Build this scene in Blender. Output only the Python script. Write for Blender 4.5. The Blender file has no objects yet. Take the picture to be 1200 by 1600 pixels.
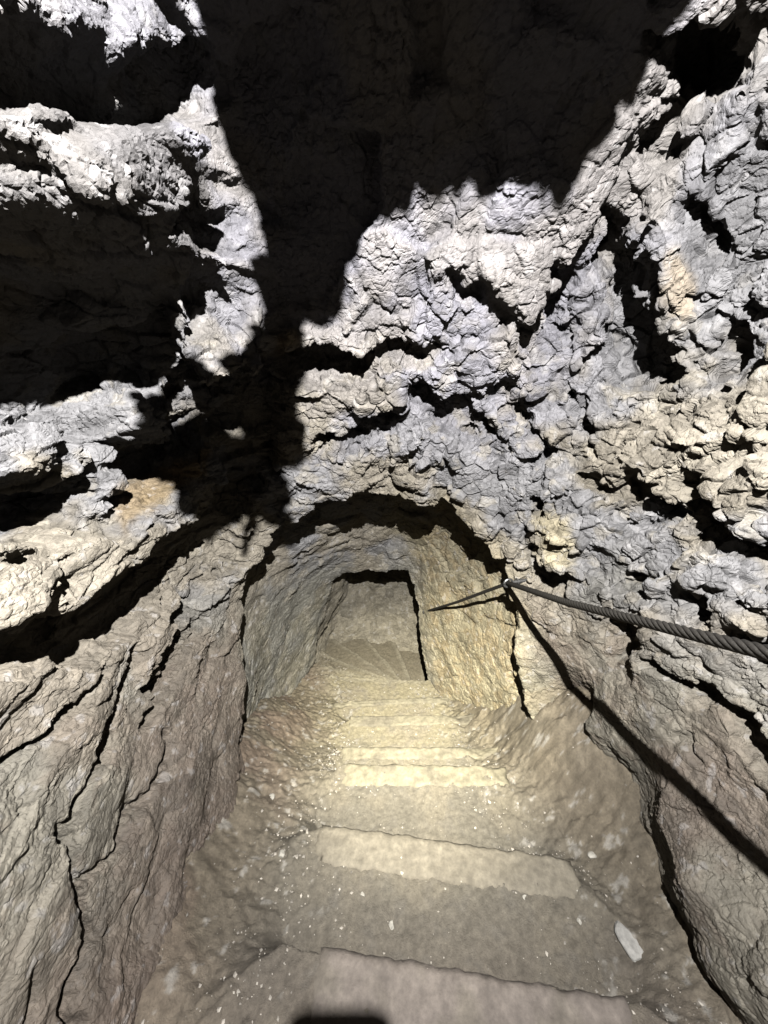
import bpy, math, random, time
import numpy as np

T0 = time.time()
Q = 0.95                     # mesh spacing multiplier (1 = final)
A = math.radians(25.0)       # camera looks down the stairs by this much
CA, SA = math.cos(A), math.sin(A)
F = 601.0                    # focal length in photo pixels (photo is 1200 x 1600)
random.seed(4)
f32 = np.float32
VOX = 0.0038            # spacing of the finished rock surface

scene = bpy.context.scene
col = scene.collection

def V(px, py, d):            # tunnel coordinates: x right, y up, d along the tunnel axis
    return ((px - 600) / F * d, (800 - py) / F * d, d)

def to_world(p):
    p = np.asarray(p, dtype=np.float64)
    x, y, d = p[..., 0], p[..., 1], p[..., 2]
    return np.stack([x, d * CA + y * SA, y * CA - d * SA], -1)

def to_axis(p):
    x, y, z = p[..., 0], p[..., 1], p[..., 2]
    return np.stack([x, y * SA + z * CA, y * CA - z * SA], -1)

# ------------------------------------------------------------------ noise
def _hash(ix, iy, iz, seed):
    with np.errstate(over='ignore'):
        h = (ix.astype(np.uint32) * np.uint32(374761393) + iy.astype(np.uint32) * np.uint32(668265263)
             + iz.astype(np.uint32) * np.uint32(2246822519) + np.uint32((seed * 3266489917) & 0xffffffff))
        h ^= h >> np.uint32(15); h *= np.uint32(2246822519)
        h ^= h >> np.uint32(13); h *= np.uint32(3266489917)
        h ^= h >> np.uint32(16)
    return h

def _u(h, k):
    with np.errstate(over='ignore'):
        g = (h ^ np.uint32((k * 2654435761) & 0xffffffff)) * np.uint32(2246822519)
        g ^= g >> np.uint32(15); g *= np.uint32(3266489917); g ^= g >> np.uint32(14)
    return (g & np.uint32(0xffffff)).astype(f32) * f32(1 / 16777215.0)

def chunked(fn, p, n=120000):
    outs = [fn(p[i:i + n]) for i in range(0, len(p), n)]
    if isinstance(outs[0], tuple):
        return tuple(np.concatenate([o[k] for o in outs]) for k in range(len(outs[0])))
    return np.concatenate(outs)

def vnoise(p, seed):
    def fn(q):
        i = np.floor(q).astype(np.int64); t = (q - i).astype(f32)
        w = t * t * t * (t * (t * 6 - 15) + 10)
        r = np.zeros(len(q), f32)
        for dx in (0, 1):
            for dy in (0, 1):
                for dz in (0, 1):
                    h = _hash(i[:, 0] + dx, i[:, 1] + dy, i[:, 2] + dz, seed)
                    g = ((_u(h, 1) * 2 - 1) * (t[:, 0] - dx) + (_u(h, 2) * 2 - 1) * (t[:, 1] - dy)
                         + (_u(h, 3) * 2 - 1) * (t[:, 2] - dz))
                    ww = ((w[:, 0] if dx else 1 - w[:, 0]) * (w[:, 1] if dy else 1 - w[:, 1])
                          * (w[:, 2] if dz else 1 - w[:, 2]))
                    r += g * ww
        return r * f32(1.5)
    return chunked(fn, p)

def fbm(p, size, seed, octv=4, gain=0.5):
    r = np.zeros(len(p), f32); a = 1.0; s = 1.0 / size
    for o in range(octv):
        r += f32(a) * vnoise((p * s).astype(f32), seed + 17 * o); a *= gain; s *= 2.03
    return r

def worley(p, seed):
    def fn(q):
        i = np.floor(q).astype(np.int64); t = (q - i).astype(f32)
        n = len(q)
        f1 = np.full(n, 9, f32); f2 = np.full(n, 9, f32)
        hid = np.zeros(n, np.uint32); vec = np.zeros((n, 3), f32)
        for dx in (-1, 0, 1):
            for dy in (-1, 0, 1):
                for dz in (-1, 0, 1):
                    h = _hash(i[:, 0] + dx, i[:, 1] + dy, i[:, 2] + dz, seed)
                    ax = t[:, 0] - (dx + _u(h, 1)); ay = t[:, 1] - (dy + _u(h, 2)); az = t[:, 2] - (dz + _u(h, 3))
                    d = ax * ax + ay * ay + az * az
                    c = d < f1
                    f2 = np.where(c, f1, np.minimum(f2, d))
                    f1 = np.where(c, d, f1); hid = np.where(c, h, hid)
                    vec[c, 0] = ax[c]; vec[c, 1] = ay[c]; vec[c, 2] = az[c]
        return np.sqrt(f1), np.sqrt(f2), hid, vec
    return chunked(fn, p)

def sstep(a, b, x):
    t = np.clip((x - a) / (b - a), 0, 1); return t * t * (3 - 2 * t)

def facet(p, size, seed, frame=None, stretch=(1, 1, 1), warp=0.2, tilt=1.0, crackw=0.12, rnd=0.2, keep=0.62, tw=0.09):
    """broken rock: every cell a tilted plane at its own height, dark joints between the cells"""
    q = p
    if frame is not None:
        q = (p @ np.asarray(frame, f32).T)
    q = q / (np.asarray(stretch, f32) * size)
    q = q.astype(f32)
    if warp:
        w = np.stack([fbm(q, 1.1, seed + 100 + k, 2, .35) for k in range(3)], -1)
        q = q + w * f32(warp)
    f1, f2, hid, vec = worley(q, seed)
    g = np.stack([_u(hid, 5) * 2 - 1, _u(hid, 6) * 2 - 1, _u(hid, 7) * 2 - 1], -1)
    h = 0.8 * (_u(hid, 8) - 0.5) + tilt * (vec * g).sum(-1) - rnd * f1
    e = f2 - f1
    h = h * (keep + (1 - keep) * sstep(0, tw, e))
    crack = 1 - sstep(0, crackw, e)
    return h.astype(f32), crack.astype(f32), hid

# ------------------------------------------------------------------ image-plane authored relief (feature map)
MX0, MY0, MS = -500.0, -500.0, 4.0
MW, MH = 550, 700
def blur(a, s):
    s = s / MS
    r = max(1, int(3 * s)); k = np.exp(-0.5 * (np.arange(-r, r + 1) / max(s, 1e-3)) ** 2); k /= k.sum()
    b = np.pad(a, ((0, 0), (r, r)), mode='edge'); a = sum(k[j] * b[:, j:j + a.shape[1]] for j in range(2 * r + 1))
    b = np.pad(a, ((r, r), (0, 0)), mode='edge'); return sum(k[j] * b[j:j + a.shape[0], :] for j in range(2 * r + 1))
GX, GY = np.meshgrid(MX0 + MS * np.arange(MW), MY0 + MS * np.arange(MH))
def poly_mask(pts, s):
    inside = np.zeros(GX.shape, bool); n = len(pts)
    for k in range(n):
        (x0, y0), (x1, y1) = pts[k], pts[(k + 1) % n]
        if y0 == y1: continue
        c = ((y0 > GY) != (y1 > GY)) & (GX < (x1 - x0) * (GY - y0) / (y1 - y0) + x0)
        inside ^= c
    return blur(inside.astype(float), s)
def line_mask(pts, w0, w1, s):
    m = np.zeros(GX.shape); n = len(pts) - 1
    for k in range(n):
        (x0, y0), (x1, y1) = pts[k], pts[k + 1]
        dx, dy = x1 - x0, y1 - y0
        t = np.clip(((GX - x0) * dx + (GY - y0) * dy) / (dx * dx + dy * dy), 0, 1)
        d = np.hypot(GX - x0 - t * dx, GY - y0 - t * dy)
        w = w0 + (w1 - w0) * (k + t) / n
        m = np.maximum(m, np.clip((w - d) / max(s, 1) + 0.5, 0, 1))
    return m
def sample(m, px, py):
    u = np.clip((px - MX0) / MS, 0, MW - 1.001); v = np.clip((py - MY0) / MS, 0, MH - 1.001)
    i = u.astype(int); j = v.astype(int); a = u - i; b = v - j
    return ((m[j, i] * (1 - a) + m[j, i + 1] * a) * (1 - b) + (m[j + 1, i] * (1 - a) + m[j + 1, i + 1] * a) * b)

#REGION features
RELIEF = [   # (outline on the rock, height towards the passage in metres, softness)
    ([(290, 370), (300, 315), (375, 315), (390, 400), (340, 420)], -0.10, 4),
    ([(-100, 60), (60, 40), (200, 90), (330, 60), (345, 150), (280, 225), (200, 200), (110, 155), (-100, 150)], -0.12, 5),
    ([(262, 605), (300, 565), (400, 550), (440, 590), (435, 720), (390, 800), (330, 780), (345, 680), (330, 620)], -0.22, 5),
    ([(275, 462), (305, 505), (330, 495), (395, 485), (400, 545), (300, 560)], 0.24, 4),
    ([(110, 640), (170, 575), (240, 580), (258, 640), (235, 685), (110, 690)], 0.20, 4),
    ([(-100, 640), (20, 640), (40, 680), (105, 690), (105, 740), (40, 770), (-100, 770)], 0.10, 4),
    ([(-100, 765), (40, 765), (110, 725), (110, 800), (90, 835), (0, 850), (-100, 850)], -0.18, 5),
    ([(110, 700), (170, 705), (160, 735), (175, 790), (120, 800), (118, 745)], 0.06, 4),
    ([(170, 690), (240, 690), (262, 610), (330, 620), (340, 670), (275, 750), (180, 790)], -0.16, 5),
    ([(-100, 850), (130, 850), (160, 825), (270, 770), (290, 700), (340, 670), (330, 780), (200, 860), (120, 930), (0, 985), (-100, 1000)], 0.10, 4),
    ([(-100, 1000), (20, 980), (130, 930), (200, 870), (310, 800), (330, 870), (260, 960), (180, 1000), (130, 1030), (40, 1040), (-100, 1060)], -0.12, 6),
    ([(330, 660), (430, 600), (440, 700), (395, 800), (360, 900), (300, 1010), (270, 1090), (255, 1080), (290, 950), (330, 800)], -0.14, 7),
    # front wall above the arch
    ([(450, 490), (520, 500), (590, 540), (590, 560), (520, 545), (450, 530)], 0.06, 4),
    ([(450, 530), (520, 545), (560, 555), (590, 590), (540, 590), (480, 590), (440, 610), (420, 560)], -0.12, 4),
    ([(495, 690), (540, 665), (640, 655), (650, 670), (610, 695), (560, 700), (500, 705)], -0.11, 4),
    ([(640, 610), (690, 630), (760, 640), (785, 670), (740, 690), (690, 685), (640, 660)], -0.12, 4),
    # right wall hollows
    ([(1000, 330), (1045, 400), (1040, 500), (1060, 560), (1090, 480), (1080, 380), (1040, 300)], 0.07, 4),
    ([(940, 330), (985, 390), (1000, 480), (1030, 500), (1050, 590), (1010, 610), (960, 600), (948, 520), (960, 470), (940, 400)], -0.16, 4),
    ([(954, 750), (1000, 740), (1033, 790), (1030, 840), (960, 842)], -0.14, 4),
    ([(1050, 740), (1100, 780), (1140, 820), (1230, 890), (1230, 930), (1140, 920), (1110, 850), (1050, 835)], -0.17, 5),
    ([(1085, 20), (1130, 60), (1150, 130), (1100, 170), (1060, 120), (1020, 60)], -0.15, 5),
    ([(1110, 480), (1135, 520), (1115, 610), (1090, 600)], -0.12, 4),
    ([(1060, 330), (1100, 350), (1110, 410), (1085, 400)], -0.10, 4),
    ([(700, 430), (760, 450), (770, 480), (720, 470)], -0.07, 3),
    ([(860, 400), (890, 420), (900, 520), (885, 560), (870, 480)], -0.10, 3),
    ([(560, 560), (640, 545), (700, 560), (690, 580), (620, 580)], -0.08, 3),
    ([(1130, 980), (1200, 1010), (1240, 1080), (1180, 1060)], -0.14, 4),
    ([(950, 880), (1000, 900), (1015, 935), (960, 930)], -0.12, 4),
    ([(1060, 935), (1100, 925), (1105, 975), (1060, 980)], -0.12, 4),
    ([(930, 970), (985, 985), (985, 1030), (950, 1030)], -0.12, 4),
    ([(822, 850), (850, 890), (890, 915), (885, 935), (830, 930)], -0.12, 4),
    ([(910, 750), (955, 755), (955, 785), (910, 780)], -0.10, 4),
    ([(832, 800), (895, 812), (897, 890), (850, 885), (835, 850)], 0.06, 3),
]
STREAK = [   # (line on the rock, half width start, end, height)
    ([(1060, 1150), (1090, 1200)], 4, 5, -0.03),
    ([(890, 625), (915, 690), (925, 715)], 7, 5, -0.10),
    ([(822, 640), (842, 700), (855, 750)], 8, 8, -0.12),
    ([(835, 795), (865, 800), (892, 815)], 7, 5, -0.08),
    ([(1025, 1037), (1083, 1072), (1142, 1127), (1220, 1220)], 8, 20, -0.09),
    ([(100, 1300), (120, 1370), (150, 1450), (110, 1530), (120, 1620)], 6, 10, -0.05),
    ([(45, 1500), (40, 1620)], 3, 4, -0.03),
    ([(0, 1200), (60, 1160), (110, 1110), (170, 1030)], 9, 6, -0.06),
    ([(160, 1180), (180, 1100), (230, 1010)], 8, 8, -0.06),
    ([(245, 1130), (280, 1040), (320, 940)], 10, 12, -0.08),
    ([(110, 1290), (150, 1220), (165, 1180)], 5, 9, -0.05),
    ([(130, 1365), (180, 1330), (200, 1270), (260, 1200), (270, 1150)], 3, 5, -0.04),
    ([(383, 1110), (388, 1200), (385, 1250)], 5, 8, -0.05),
    ([(175, 1465), (205, 1390)], 2, 3, -0.025),
]
#END
def build_map(rel, strk):
    m = np.zeros(GX.shape)
    for pts, v, s in rel:
        k = poly_mask(pts, s); m = m * (1 - k) + v * k
    for pts, w0, w1, v in strk:
        k = line_mask(pts, w0, w1, 5); m = np.where(v < 0, np.minimum(m, m + v * k), np.maximum(m, m + v * k))
    return m
FRONT = build_map(RELIEF, STREAK)
INNER = build_map([], [([(797, 1030), (800, 1080), (812, 1100), (832, 1125), (838, 1170)], 3, 4, -0.05),
                       ([(640, 960), (580, 975), (560, 965)], 2, 2, -0.02)])

# ------------------------------------------------------------------ tunnel shell
def pxs(lst, d): return [((x - 600) / F * d, (800 - y) / F * d) for x, y in lst]
#REGION sections
rim = [(330, 1330), (372, 1250), (374, 1100), (376, 960), (395, 880), (430, 835), (490, 788), (540, 772), (620, 775), (690, 790), (740, 828), (772, 870), (793, 930), (808, 1010), (820, 1100), (850, 1200), (880, 1330)]
def grow(pts, cx, cy, up, side):
    out = []
    for x, y in pts:
        dx, dy = x - cx, y - cy; L = math.hypot(dx, dy)
        g = up * max(0, dy / L) + side * abs(dx / L)
        out.append((x + dx / L * g, y + dy / L * g))
    return out
R178 = pxs(rim, 1.78)
in24 = [(360, 1330), (400, 1220), (415, 1080), (432, 970), (465, 900), (510, 860), (570, 822), (640, 815), (690, 828), (712, 870), (728, 950), (745, 1050), (765, 1150), (790, 1330)]
in26 = [(400, 1330), (430, 1220), (440, 1080), (455, 970), (480, 905), (518, 866), (570, 832), (620, 826), (658, 842), (676, 885), (690, 950), (704, 1050), (720, 1150), (745, 1330)]
rim2 = [(440, 1250), (470, 1140), (476, 1060), (497, 960), (522, 903), (540, 894), (600, 891), (641, 894), (650, 950), (668, 1060), (676, 1150), (700, 1250)]
R29 = pxs(rim2, 2.92)
SECT = [
    (-1.25, [(-.01, -.26), (-.01, -.24), (.04, -.24), (.04, -.26)]),
    (-1.20, [(-.7, -1.3), (-.85, -.4), (-.85, .3), (-.6, .8), (0, 1.0), (.6, .8), (.9, .3), (.9, -.5), (.8, -1.3)]),
    (-0.3, [(-.7, -1.35), (-.85, -.6), (-.85, .3), (-.65, .95), (0, 1.15), (.6, 1.0), (.9, .3), (.9, -.5), (.9, -1.3)]),
    (0.03, [(-.6, -1.35), (-.78, -.8), (-.8, -.2), (-.78, .4), (-.65, .9), (-.3, 1.05), (0, 1.05), (.35, 1.05), (.65, 1.0), (.88, .3), (.9, -.5), (.9, -1.3)]),
    (0.09, [(-.6, -1.35), (-.76, -.8), (-.79, -.2), (-.76, .3), (-.60, .42), (-.55, .9), (-.3, 1.05), (0, 1.03), (.35, 1.03), (.6, .98), (.87, .3), (.9, -.5), (.9, -1.3)]),
    (0.165, [(-.6, -1.35), (-.76, -.8), (-.79, -.2), (-.76, .3), (-.60, .42), (-.55, .9), (-.35, 1.0), (-.20, .86), (-.135, .74), (-.105, .64), (-.085, .60), (-.04, .59), (0, .605), (.066, .625), (.127, .66), (.17, .66), (.26, .675), (.38, .76), (.38, .90), (.6, .98), (.87, .3), (.9, -.5), (.9, -1.3)]),
    (0.245, [(-.6, -1.35), (-.76, -.8), (-.79, -.2), (-.76, .3), (-.60, .42), (-.55, .9), (-.35, 1.0), (-.20, .86), (-.135, .74), (-.105, .64), (-.085, .60), (-.04, .59), (0, .605), (.066, .625), (.127, .66), (.17, .66), (.26, .675), (.38, .76), (.38, .90), (.6, .98), (.87, .3), (.9, -.5), (.9, -1.3)]),
    (0.32, [(-.58, -1.35), (-.75, -.8), (-.785, -.2), (-.77, .28), (-.54, .39), (-.50, .9), (-.3, 1.02), (0, 1.0), (.35, 1.0), (.62, .96), (.87, .3), (.9, -.5), (.9, -1.3)]),
    (0.38, [(-.55, -1.35), (-.74, -.8), (-.78, -.2), (-.78, .26), (-.48, .355), (-.44, .46), (-.50, .8), (-.3, 1.0), (0, 1.0), (.35, 1.0), (.65, .95), (.86, .3), (.9, -.5), (.9, -1.3)]),
    (0.45, [(-.5, -1.35), (-.72, -.9), (-.78, -.3), (-.82, .2), (-.80, .30), (-.46, .40), (-.41, .49), (-.48, .7), (-.42, .9), (-.2, .97), (0, .95), (.4, .95), (.75, .8), (.85, .3), (.92, -.3), (.95, -.8), (.68, -1.20), (.9, -1.24), (.92, -1.4)]),
    (0.60, [(-.48, -1.35), (-.66, -.95), (-.77, -.4), (-.81, 0), (-.86, .34), (-.44, .45), (-.385, .53), (-.46, .72), (-.42, .9), (-.2, .95), (0, .93), (.38, .9), (.72, .86), (.85, .45), (.90, -.15), (.94, -.6), (.93, -.85), (.68, -1.18), (.86, -1.22), (.92, -1.4)]),
    (0.80, [(-.45, -1.35), (-.62, -1.0), (-.76, -.5), (-.8, 0), (-.87, .40), (-.38, .535), (-.33, .61), (-.41, .8), (-.33, .93), (0, .88), (.35, .82), (.7, .92), (.85, .6), (.87, 0), (.92, -.5), (.92, -.80), (.685, -1.15), (.87, -1.19), (.92, -1.4)]),
    (1.00, [(-.45, -1.35), (-.58, -1.05), (-.74, -.6), (-.78, -.1), (-.82, .42), (-.38, .60), (-.33, .68), (-.34, .82), (-.2, .80), (0, .70), (.33, .68), (.66, .80), (.82, .58), (.85, .1), (.90, -.4), (.91, -.76), (.72, -1.09), (.90, -1.13), (.92, -1.4)]),
    (1.15, [(-.45, -1.35), (-.55, -1.1), (-.7, -.7), (-.76, -.2), (-.78, .3), (-.60, .48), (-.36, .62), (-.3, .64), (0, .55), (.3, .54), (.6, .68), (.78, .56), (.84, .2), (.86, -.3), (.89, -.7), (.755, -1.05), (.92, -1.09), (.92, -1.4)]),
    (1.50, [(-.45, -1.35), (-.58, -1.05), (-.68, -.6), (-.68, -.1), (-.60, .15), (-.3, .32), (0, .28), (.3, .28), (.52, .2), (.68, 0), (.76, -.3), (.85, -.62), (.80, -.92), (.95, -.97), (.95, -1.3)]),
    (1.70, [(-.47, -1.35), (-.62, -1.05), (-.66, -.55), (-.63, -.18), (-.52, .0), (-.3, .13), (0, .12), (.28, .08), (.46, -.04), (.58, -.22), (.67, -.45), (.76, -.68), (.90, -.80), (.95, -1.3)]),
    (1.78, R178),
    (1.92, grow(R178, -.1, -.6, .24, .06)),
    (2.30, grow(pxs(in24, 2.3), -.1, -.7, .13, .02)),
    (2.62, pxs(in26, 2.62)),
    (2.92, R29),
    (3.00, pxs([(440, 1250), (472, 1140), (480, 1060), (501, 960), (524, 903)], 3.0) + grow(R29, -.3, -1.0, .12, .18)[5:]),
    (3.40, pxs([(470, 1330), (480, 1150), (490, 1060), (522, 960), (540, 905)], 3.4) + [(-.3, -.42), (.2, -.40), (.6, -.5), (.95, -1.0), (1.0, -1.8)]),
    (3.62, pxs([(480, 1330), (490, 1150), (500, 1060), (528, 960), (546, 910)], 3.62) + [(-.25, -.48), (.2, -.46), (.6, -.55), (.95, -1.0), (1.0, -1.8)]),
    (3.80, [(-.01, -1.01), (-.01, -.99), (.01, -.99), (.01, -1.01)]),
]
#END
NT0 = 2048
TH = -math.pi / 2 + (np.arange(NT0) + 0.5) / NT0 * 2 * math.pi      # starts at straight down, runs to the right
def polar(pts, c):
    a = np.array([math.atan2(y - c[1], x - c[0]) for x, y in pts]); r = np.array([math.hypot(x - c[0], y - c[1]) for x, y in pts])
    # walk the outline as straight edges, sampled finely, so that the corners stay where they are
    P = np.array(list(pts) + [pts[0]]); S = []
    for k in range(len(P) - 1):
        t = np.linspace(0, 1, 80, endpoint=False)[:, None]; S.append(P[k] * (1 - t) + P[k + 1] * t)
    S = np.concatenate(S) - np.array(c); a = np.arctan2(S[:, 1], S[:, 0]); r = np.hypot(S[:, 0], S[:, 1])
    a = (a + math.pi / 2) % (2 * math.pi) - math.pi / 2
    o = np.argsort(a); a, r = a[o], r[o]
    a = np.concatenate([a[-20:] - 2 * math.pi, a, a[:20] + 2 * math.pi]); r = np.concatenate([r[-20:], r, r[:20]])
    q = np.interp(TH, a, r)
    k = np.exp(-0.5 * (np.arange(-30, 31) / 9.0) ** 2); k /= k.sum()
    return np.convolve(np.concatenate([q[-30:], q, q[:30]]), k, 'valid')
DS = np.array([s[0] for s in SECT])
def centre(d):
    return np.interp(d, [-1.25, 0.5, 1.5, 1.9, 3.0, 4.0], [0.02, 0.05, 0.05, 0.02, -0.1, 0.0]), np.interp(d, [-1.25, 0.8, 1.5, 1.9, 3.0, 4.0], [-0.25, -0.2, -0.5, -0.65, -1.0, -1.0])
RS = []
for d, pts in SECT:
    cx, cy = centre(d); RS.append(polar(pts, (cx, cy)))
RS = np.array(RS)

dl = []
d = -1.25
while d < 3.80:
    dl.append(d)
    if d < 0.10: st = 0.025
    elif d < 0.5: st = 0.0055
    elif d < 1.0: st = 0.0042
    elif d < 2.0: st = 0.0040
    elif d < 2.95: st = 0.0060
    elif d < 3.60: st = 0.010
    else: st = 0.0022
    d += st * Q
dl = np.array(dl)
base_r = np.empty((len(dl), NT0))
for k in range(NT0):
    base_r[:, k] = np.interp(dl, DS, RS[:, k])
# soften the joins along the passage a little
ker = [0.08, 0.24, 0.36, 0.24, 0.08]
pad = np.pad(base_r, ((2, 2), (0, 0)), mode='edge'); base_r = sum(ker[j] * pad[j:j + len(dl)] for j in range(5))
# angular samples: dense on what is in view, sparse underneath the floor
dens = np.where((TH > math.radians(-58)) & (TH < math.radians(238)), 1.0, 0.15)
cum = np.cumsum(dens); NT = int(1180 / Q)
th = np.interp((np.arange(NT) + 0.5) / NT * cum[-1], cum, TH)
RR = np.empty((len(dl), NT))
for i in range(len(dl)):
    RR[i] = np.interp(th, TH, base_r[i])
cx, cy = centre(dl)
X = cx[:, None] + RR * np.cos(th)[None]; Y = cy[:, None] + RR * np.sin(th)[None]; D = np.repeat(dl[:, None], NT, 1)
P = np.stack([X, Y, D], -1)

def normals(P):
    a = np.empty_like(P); a[1:-1] = P[2:] - P[:-2]; a[0] = P[1] - P[0]; a[-1] = P[-1] - P[-2]
    b = np.roll(P, -1, 1) - np.roll(P, 1, 1)
    n = np.cross(a, b); n /= np.linalg.norm(n, axis=-1, keepdims=True) + 1e-9
    return n        # sign fixed below
N = normals(P)
inw = np.stack([cx[:, None] - X, cy[:, None] - Y, np.zeros_like(X)], -1)
if (N * inw).sum(-1).mean() < 0: N = -N
def smooth_field(a, n, wrap=True):
    for _ in range(n):
        a = (np.roll(a, 1, 1) + 2 * a + np.roll(a, -1, 1)) / 4
        p = np.concatenate([a[:1], a, a[-1:]], 0); a = (p[:-2] + 2 * p[1:-1] + p[2:]) / 4
    return a
NS = smooth_field(N, 24); NS /= np.linalg.norm(NS, axis=-1, keepdims=True)

# image-space relief, looked up through a warp
Pf = P.reshape(-1, 3).astype(f32)
dd = np.maximum(Pf[:, 2], 0.15)
px = 600 + F * Pf[:, 0] / dd; py = 800 - F * Pf[:, 1] / dd
wx = fbm(Pf, 0.09, 900, 3, 0.5) * 20
wy = fbm(Pf, 0.09, 950, 3, 0.5) * 20
fr = sample(FRONT, px + wx, py + wy) * (sstep(0.12, 0.35, Pf[:, 2])) * (1 - sstep(1.66, 1.76, Pf[:, 2]))
inn = sample(INNER, px + wx * .3, py + wy * .3) * sstep(1.85, 1.95, Pf[:, 2])
def rot(ax, ang):
    c, s = math.cos(ang), math.sin(ang)
    return {'x': np.array([[1, 0, 0], [0, c, -s], [0, s, c]]), 'y': np.array([[c, 0, s], [0, 1, 0], [-s, 0, c]]), 'z': np.array([[c, -s, 0], [s, c, 0], [0, 0, 1]])}[ax]
BED = rot('x', math.radians(28))        # bedding rises away from the viewer on the left
BEDR = rot('x', math.radians(-24)) @ rot('z', math.radians(12))
def places(Pf):
    Xf, Yf, Df = Pf[:, 0], Pf[:, 1], Pf[:, 2]
    left = sstep(0.0, -0.35, Xf); low = sstep(-0.15, -0.75, Yf); front = 1 - sstep(1.70, 1.85, Df)
    return left, low, front, 1 - front
left, low, front, inner = places(Pf)
hL, cL, iL = facet(Pf, 0.19, 11, BED, (1, .50, 1.4), 0.14, .7, .10, .02, .7, .10)
hR, cR, iR = facet(Pf, 0.17, 12, BEDR, (1, .85, 1.15), 0.14, .75, .12, .02, .7, .10)
wave = fbm(Pf, 0.30, 30, 3)
cg = (.15 + .85 * sstep(-.15, .25, fbm(Pf, .20, 35, 2))) * (1 - .8 * sstep(.55, .75, Pf[:, 1]) * sstep(.62, .5, np.abs(Pf[:, 0]))); cL = cL * cg; cR = cR * cg
big = left * (hL - .3 * cL) * .070 + (1 - left) * (hR - .3 * cR) * .068
dA = fr + inn + big * (1 - .80 * low) * (1 - .45 * inner) + .035 * wave * (1 - .4 * inner + .9 * sstep(2.95, 3.1, Pf[:, 2]))
dA = dA * (1 - .25 * sstep(.40, .30, Pf[:, 2]) * sstep(.3, .45, Pf[:, 1]) * sstep(-.4, -.3, Pf[:, 0]))
dA = smooth_field(dA.reshape(X.shape), 1)
P = P + NS * dA[..., None]
P[-4:] = P[-5].mean(0); P[:2] = P[2].mean(0)
# even the surface out into small quads of one size, so that cliffs carry as much detail as flat rock
nd = len(dl)
ii, jj = np.meshgrid(np.arange(1, nd - 4), np.arange(NT), indexing='ij'); jn = (jj + 1) % NT
quad = np.stack([ii * NT + jj, (ii + 1) * NT + jj, (ii + 1) * NT + jn, ii * NT + jn], -1).reshape(-1, 4)
me = bpy.data.meshes.new('shell'); me.from_pydata([], [], [])
me.vertices.add(P.shape[0] * NT); me.vertices.foreach_set('co', P.astype(f32).ravel())
me.loops.add(quad.size); me.loops.foreach_set('vertex_index', quad.astype(np.int32).ravel())
me.polygons.add(len(quad)); me.polygons.foreach_set('loop_start', np.arange(0, quad.size, 4, dtype=np.int32)); me.polygons.foreach_set('loop_total', np.full(len(quad), 4, np.int32))
me.update(calc_edges=True)
so = bpy.data.objects.new('shell', me); col.objects.link(so)
import bmesh
bm = bmesh.new(); bm.from_mesh(me); bmesh.ops.remove_doubles(bm, verts=bm.verts, dist=1e-6); bm.to_mesh(me); bm.free()
md = so.modifiers.new('even', 'REMESH'); md.mode = 'VOXEL'; md.voxel_size = VOX; md.use_smooth_shade = False
dg = bpy.context.evaluated_depsgraph_get(); ev = so.evaluated_get(dg); em_ = ev.to_mesh()
nv = len(em_.vertices); np_ = len(em_.polygons)
co_s = np.empty(nv * 3, f32); em_.vertices.foreach_get('co', co_s); co_s = co_s.reshape(-1, 3)
vn = np.empty(nv * 3, f32); em_.vertex_normals.foreach_get('vector', vn); vn = vn.reshape(-1, 3)
lv = np.empty(len(em_.loops), np.int32); em_.loops.foreach_get('vertex_index', lv); quad = lv.reshape(-1, 4)
ev.to_mesh_clear(); bpy.data.objects.remove(so); bpy.data.meshes.remove(me)
print('remeshed', nv, np_, round(time.time() - T0, 1))
# leave out what lies well under the floor or behind the lamp beyond sight
fc_ = co_s[quad[:, 0]]
cdx, cdy = centre(fc_[:, 2])
ftop = np.interp(fc_[:, 2], [0, 1.0, 2.0, 3.0, 4.0], [-1.32, -1.40, -1.50, -1.62, -1.75])
okf = (fc_[:, 1] > ftop) & (fc_[:, 2] > -.75)
quad = quad[okf]
lab = np.arange(nv)                              # drop crumbs that the evening-out cut loose from the rock
ea = quad.ravel(); eb = quad[:, [1, 2, 3, 0]].ravel()
for _ in range(60):
    m_ = np.minimum(lab[ea], lab[eb]); old = lab.copy()
    np.minimum.at(lab, ea, m_); np.minimum.at(lab, eb, m_); np.minimum.at(lab, old[ea], lab[ea])
    for _ in range(3): lab = lab[lab]
    if (lab == old).all(): break
fl_ = lab[quad[:, 0]]; big_ = np.bincount(fl_).argmax(); print('kept', (fl_ == big_).mean(), 'rounds', _)
if (fl_ == big_).mean() > .97: quad = quad[fl_ == big_]
u_, inv_ = np.unique(quad.ravel(), return_inverse=True); quad = inv_.reshape(-1, 4).astype(np.int64)
P = co_s[u_]; N2 = vn[u_]
e_a = np.concatenate([quad[:, 0], quad[:, 1], quad[:, 2], quad[:, 3]]); e_b = np.concatenate([quad[:, 1], quad[:, 2], quad[:, 3], quad[:, 0]])
cnt = np.bincount(e_a, minlength=len(P)) + np.bincount(e_b, minlength=len(P))
def lap(a, n):
    for _ in range(n):
        for c in range(a.shape[1]):
            a[:, c] = .4 * a[:, c] + .6 * (np.bincount(e_a, a[e_b, c], len(P)) + np.bincount(e_b, a[e_a, c], len(P))) / cnt
    return a
P = lap(P.astype(np.float64), 2)
N2 = lap(N2.astype(np.float64), 9); N2 /= np.linalg.norm(N2, axis=-1, keepdims=True) + 1e-9
cx_v, cy_v = centre(P[:, 2])
inw_v = np.stack([cx_v - P[:, 0], cy_v - P[:, 1], np.zeros(len(P))], -1)
if (N2 * inw_v).sum(-1).mean() < 0: N2 = -N2
Pf = P.reshape(-1, 3).astype(f32)
Xf, Yf, Df = Pf[:, 0], Pf[:, 1], Pf[:, 2]
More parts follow.
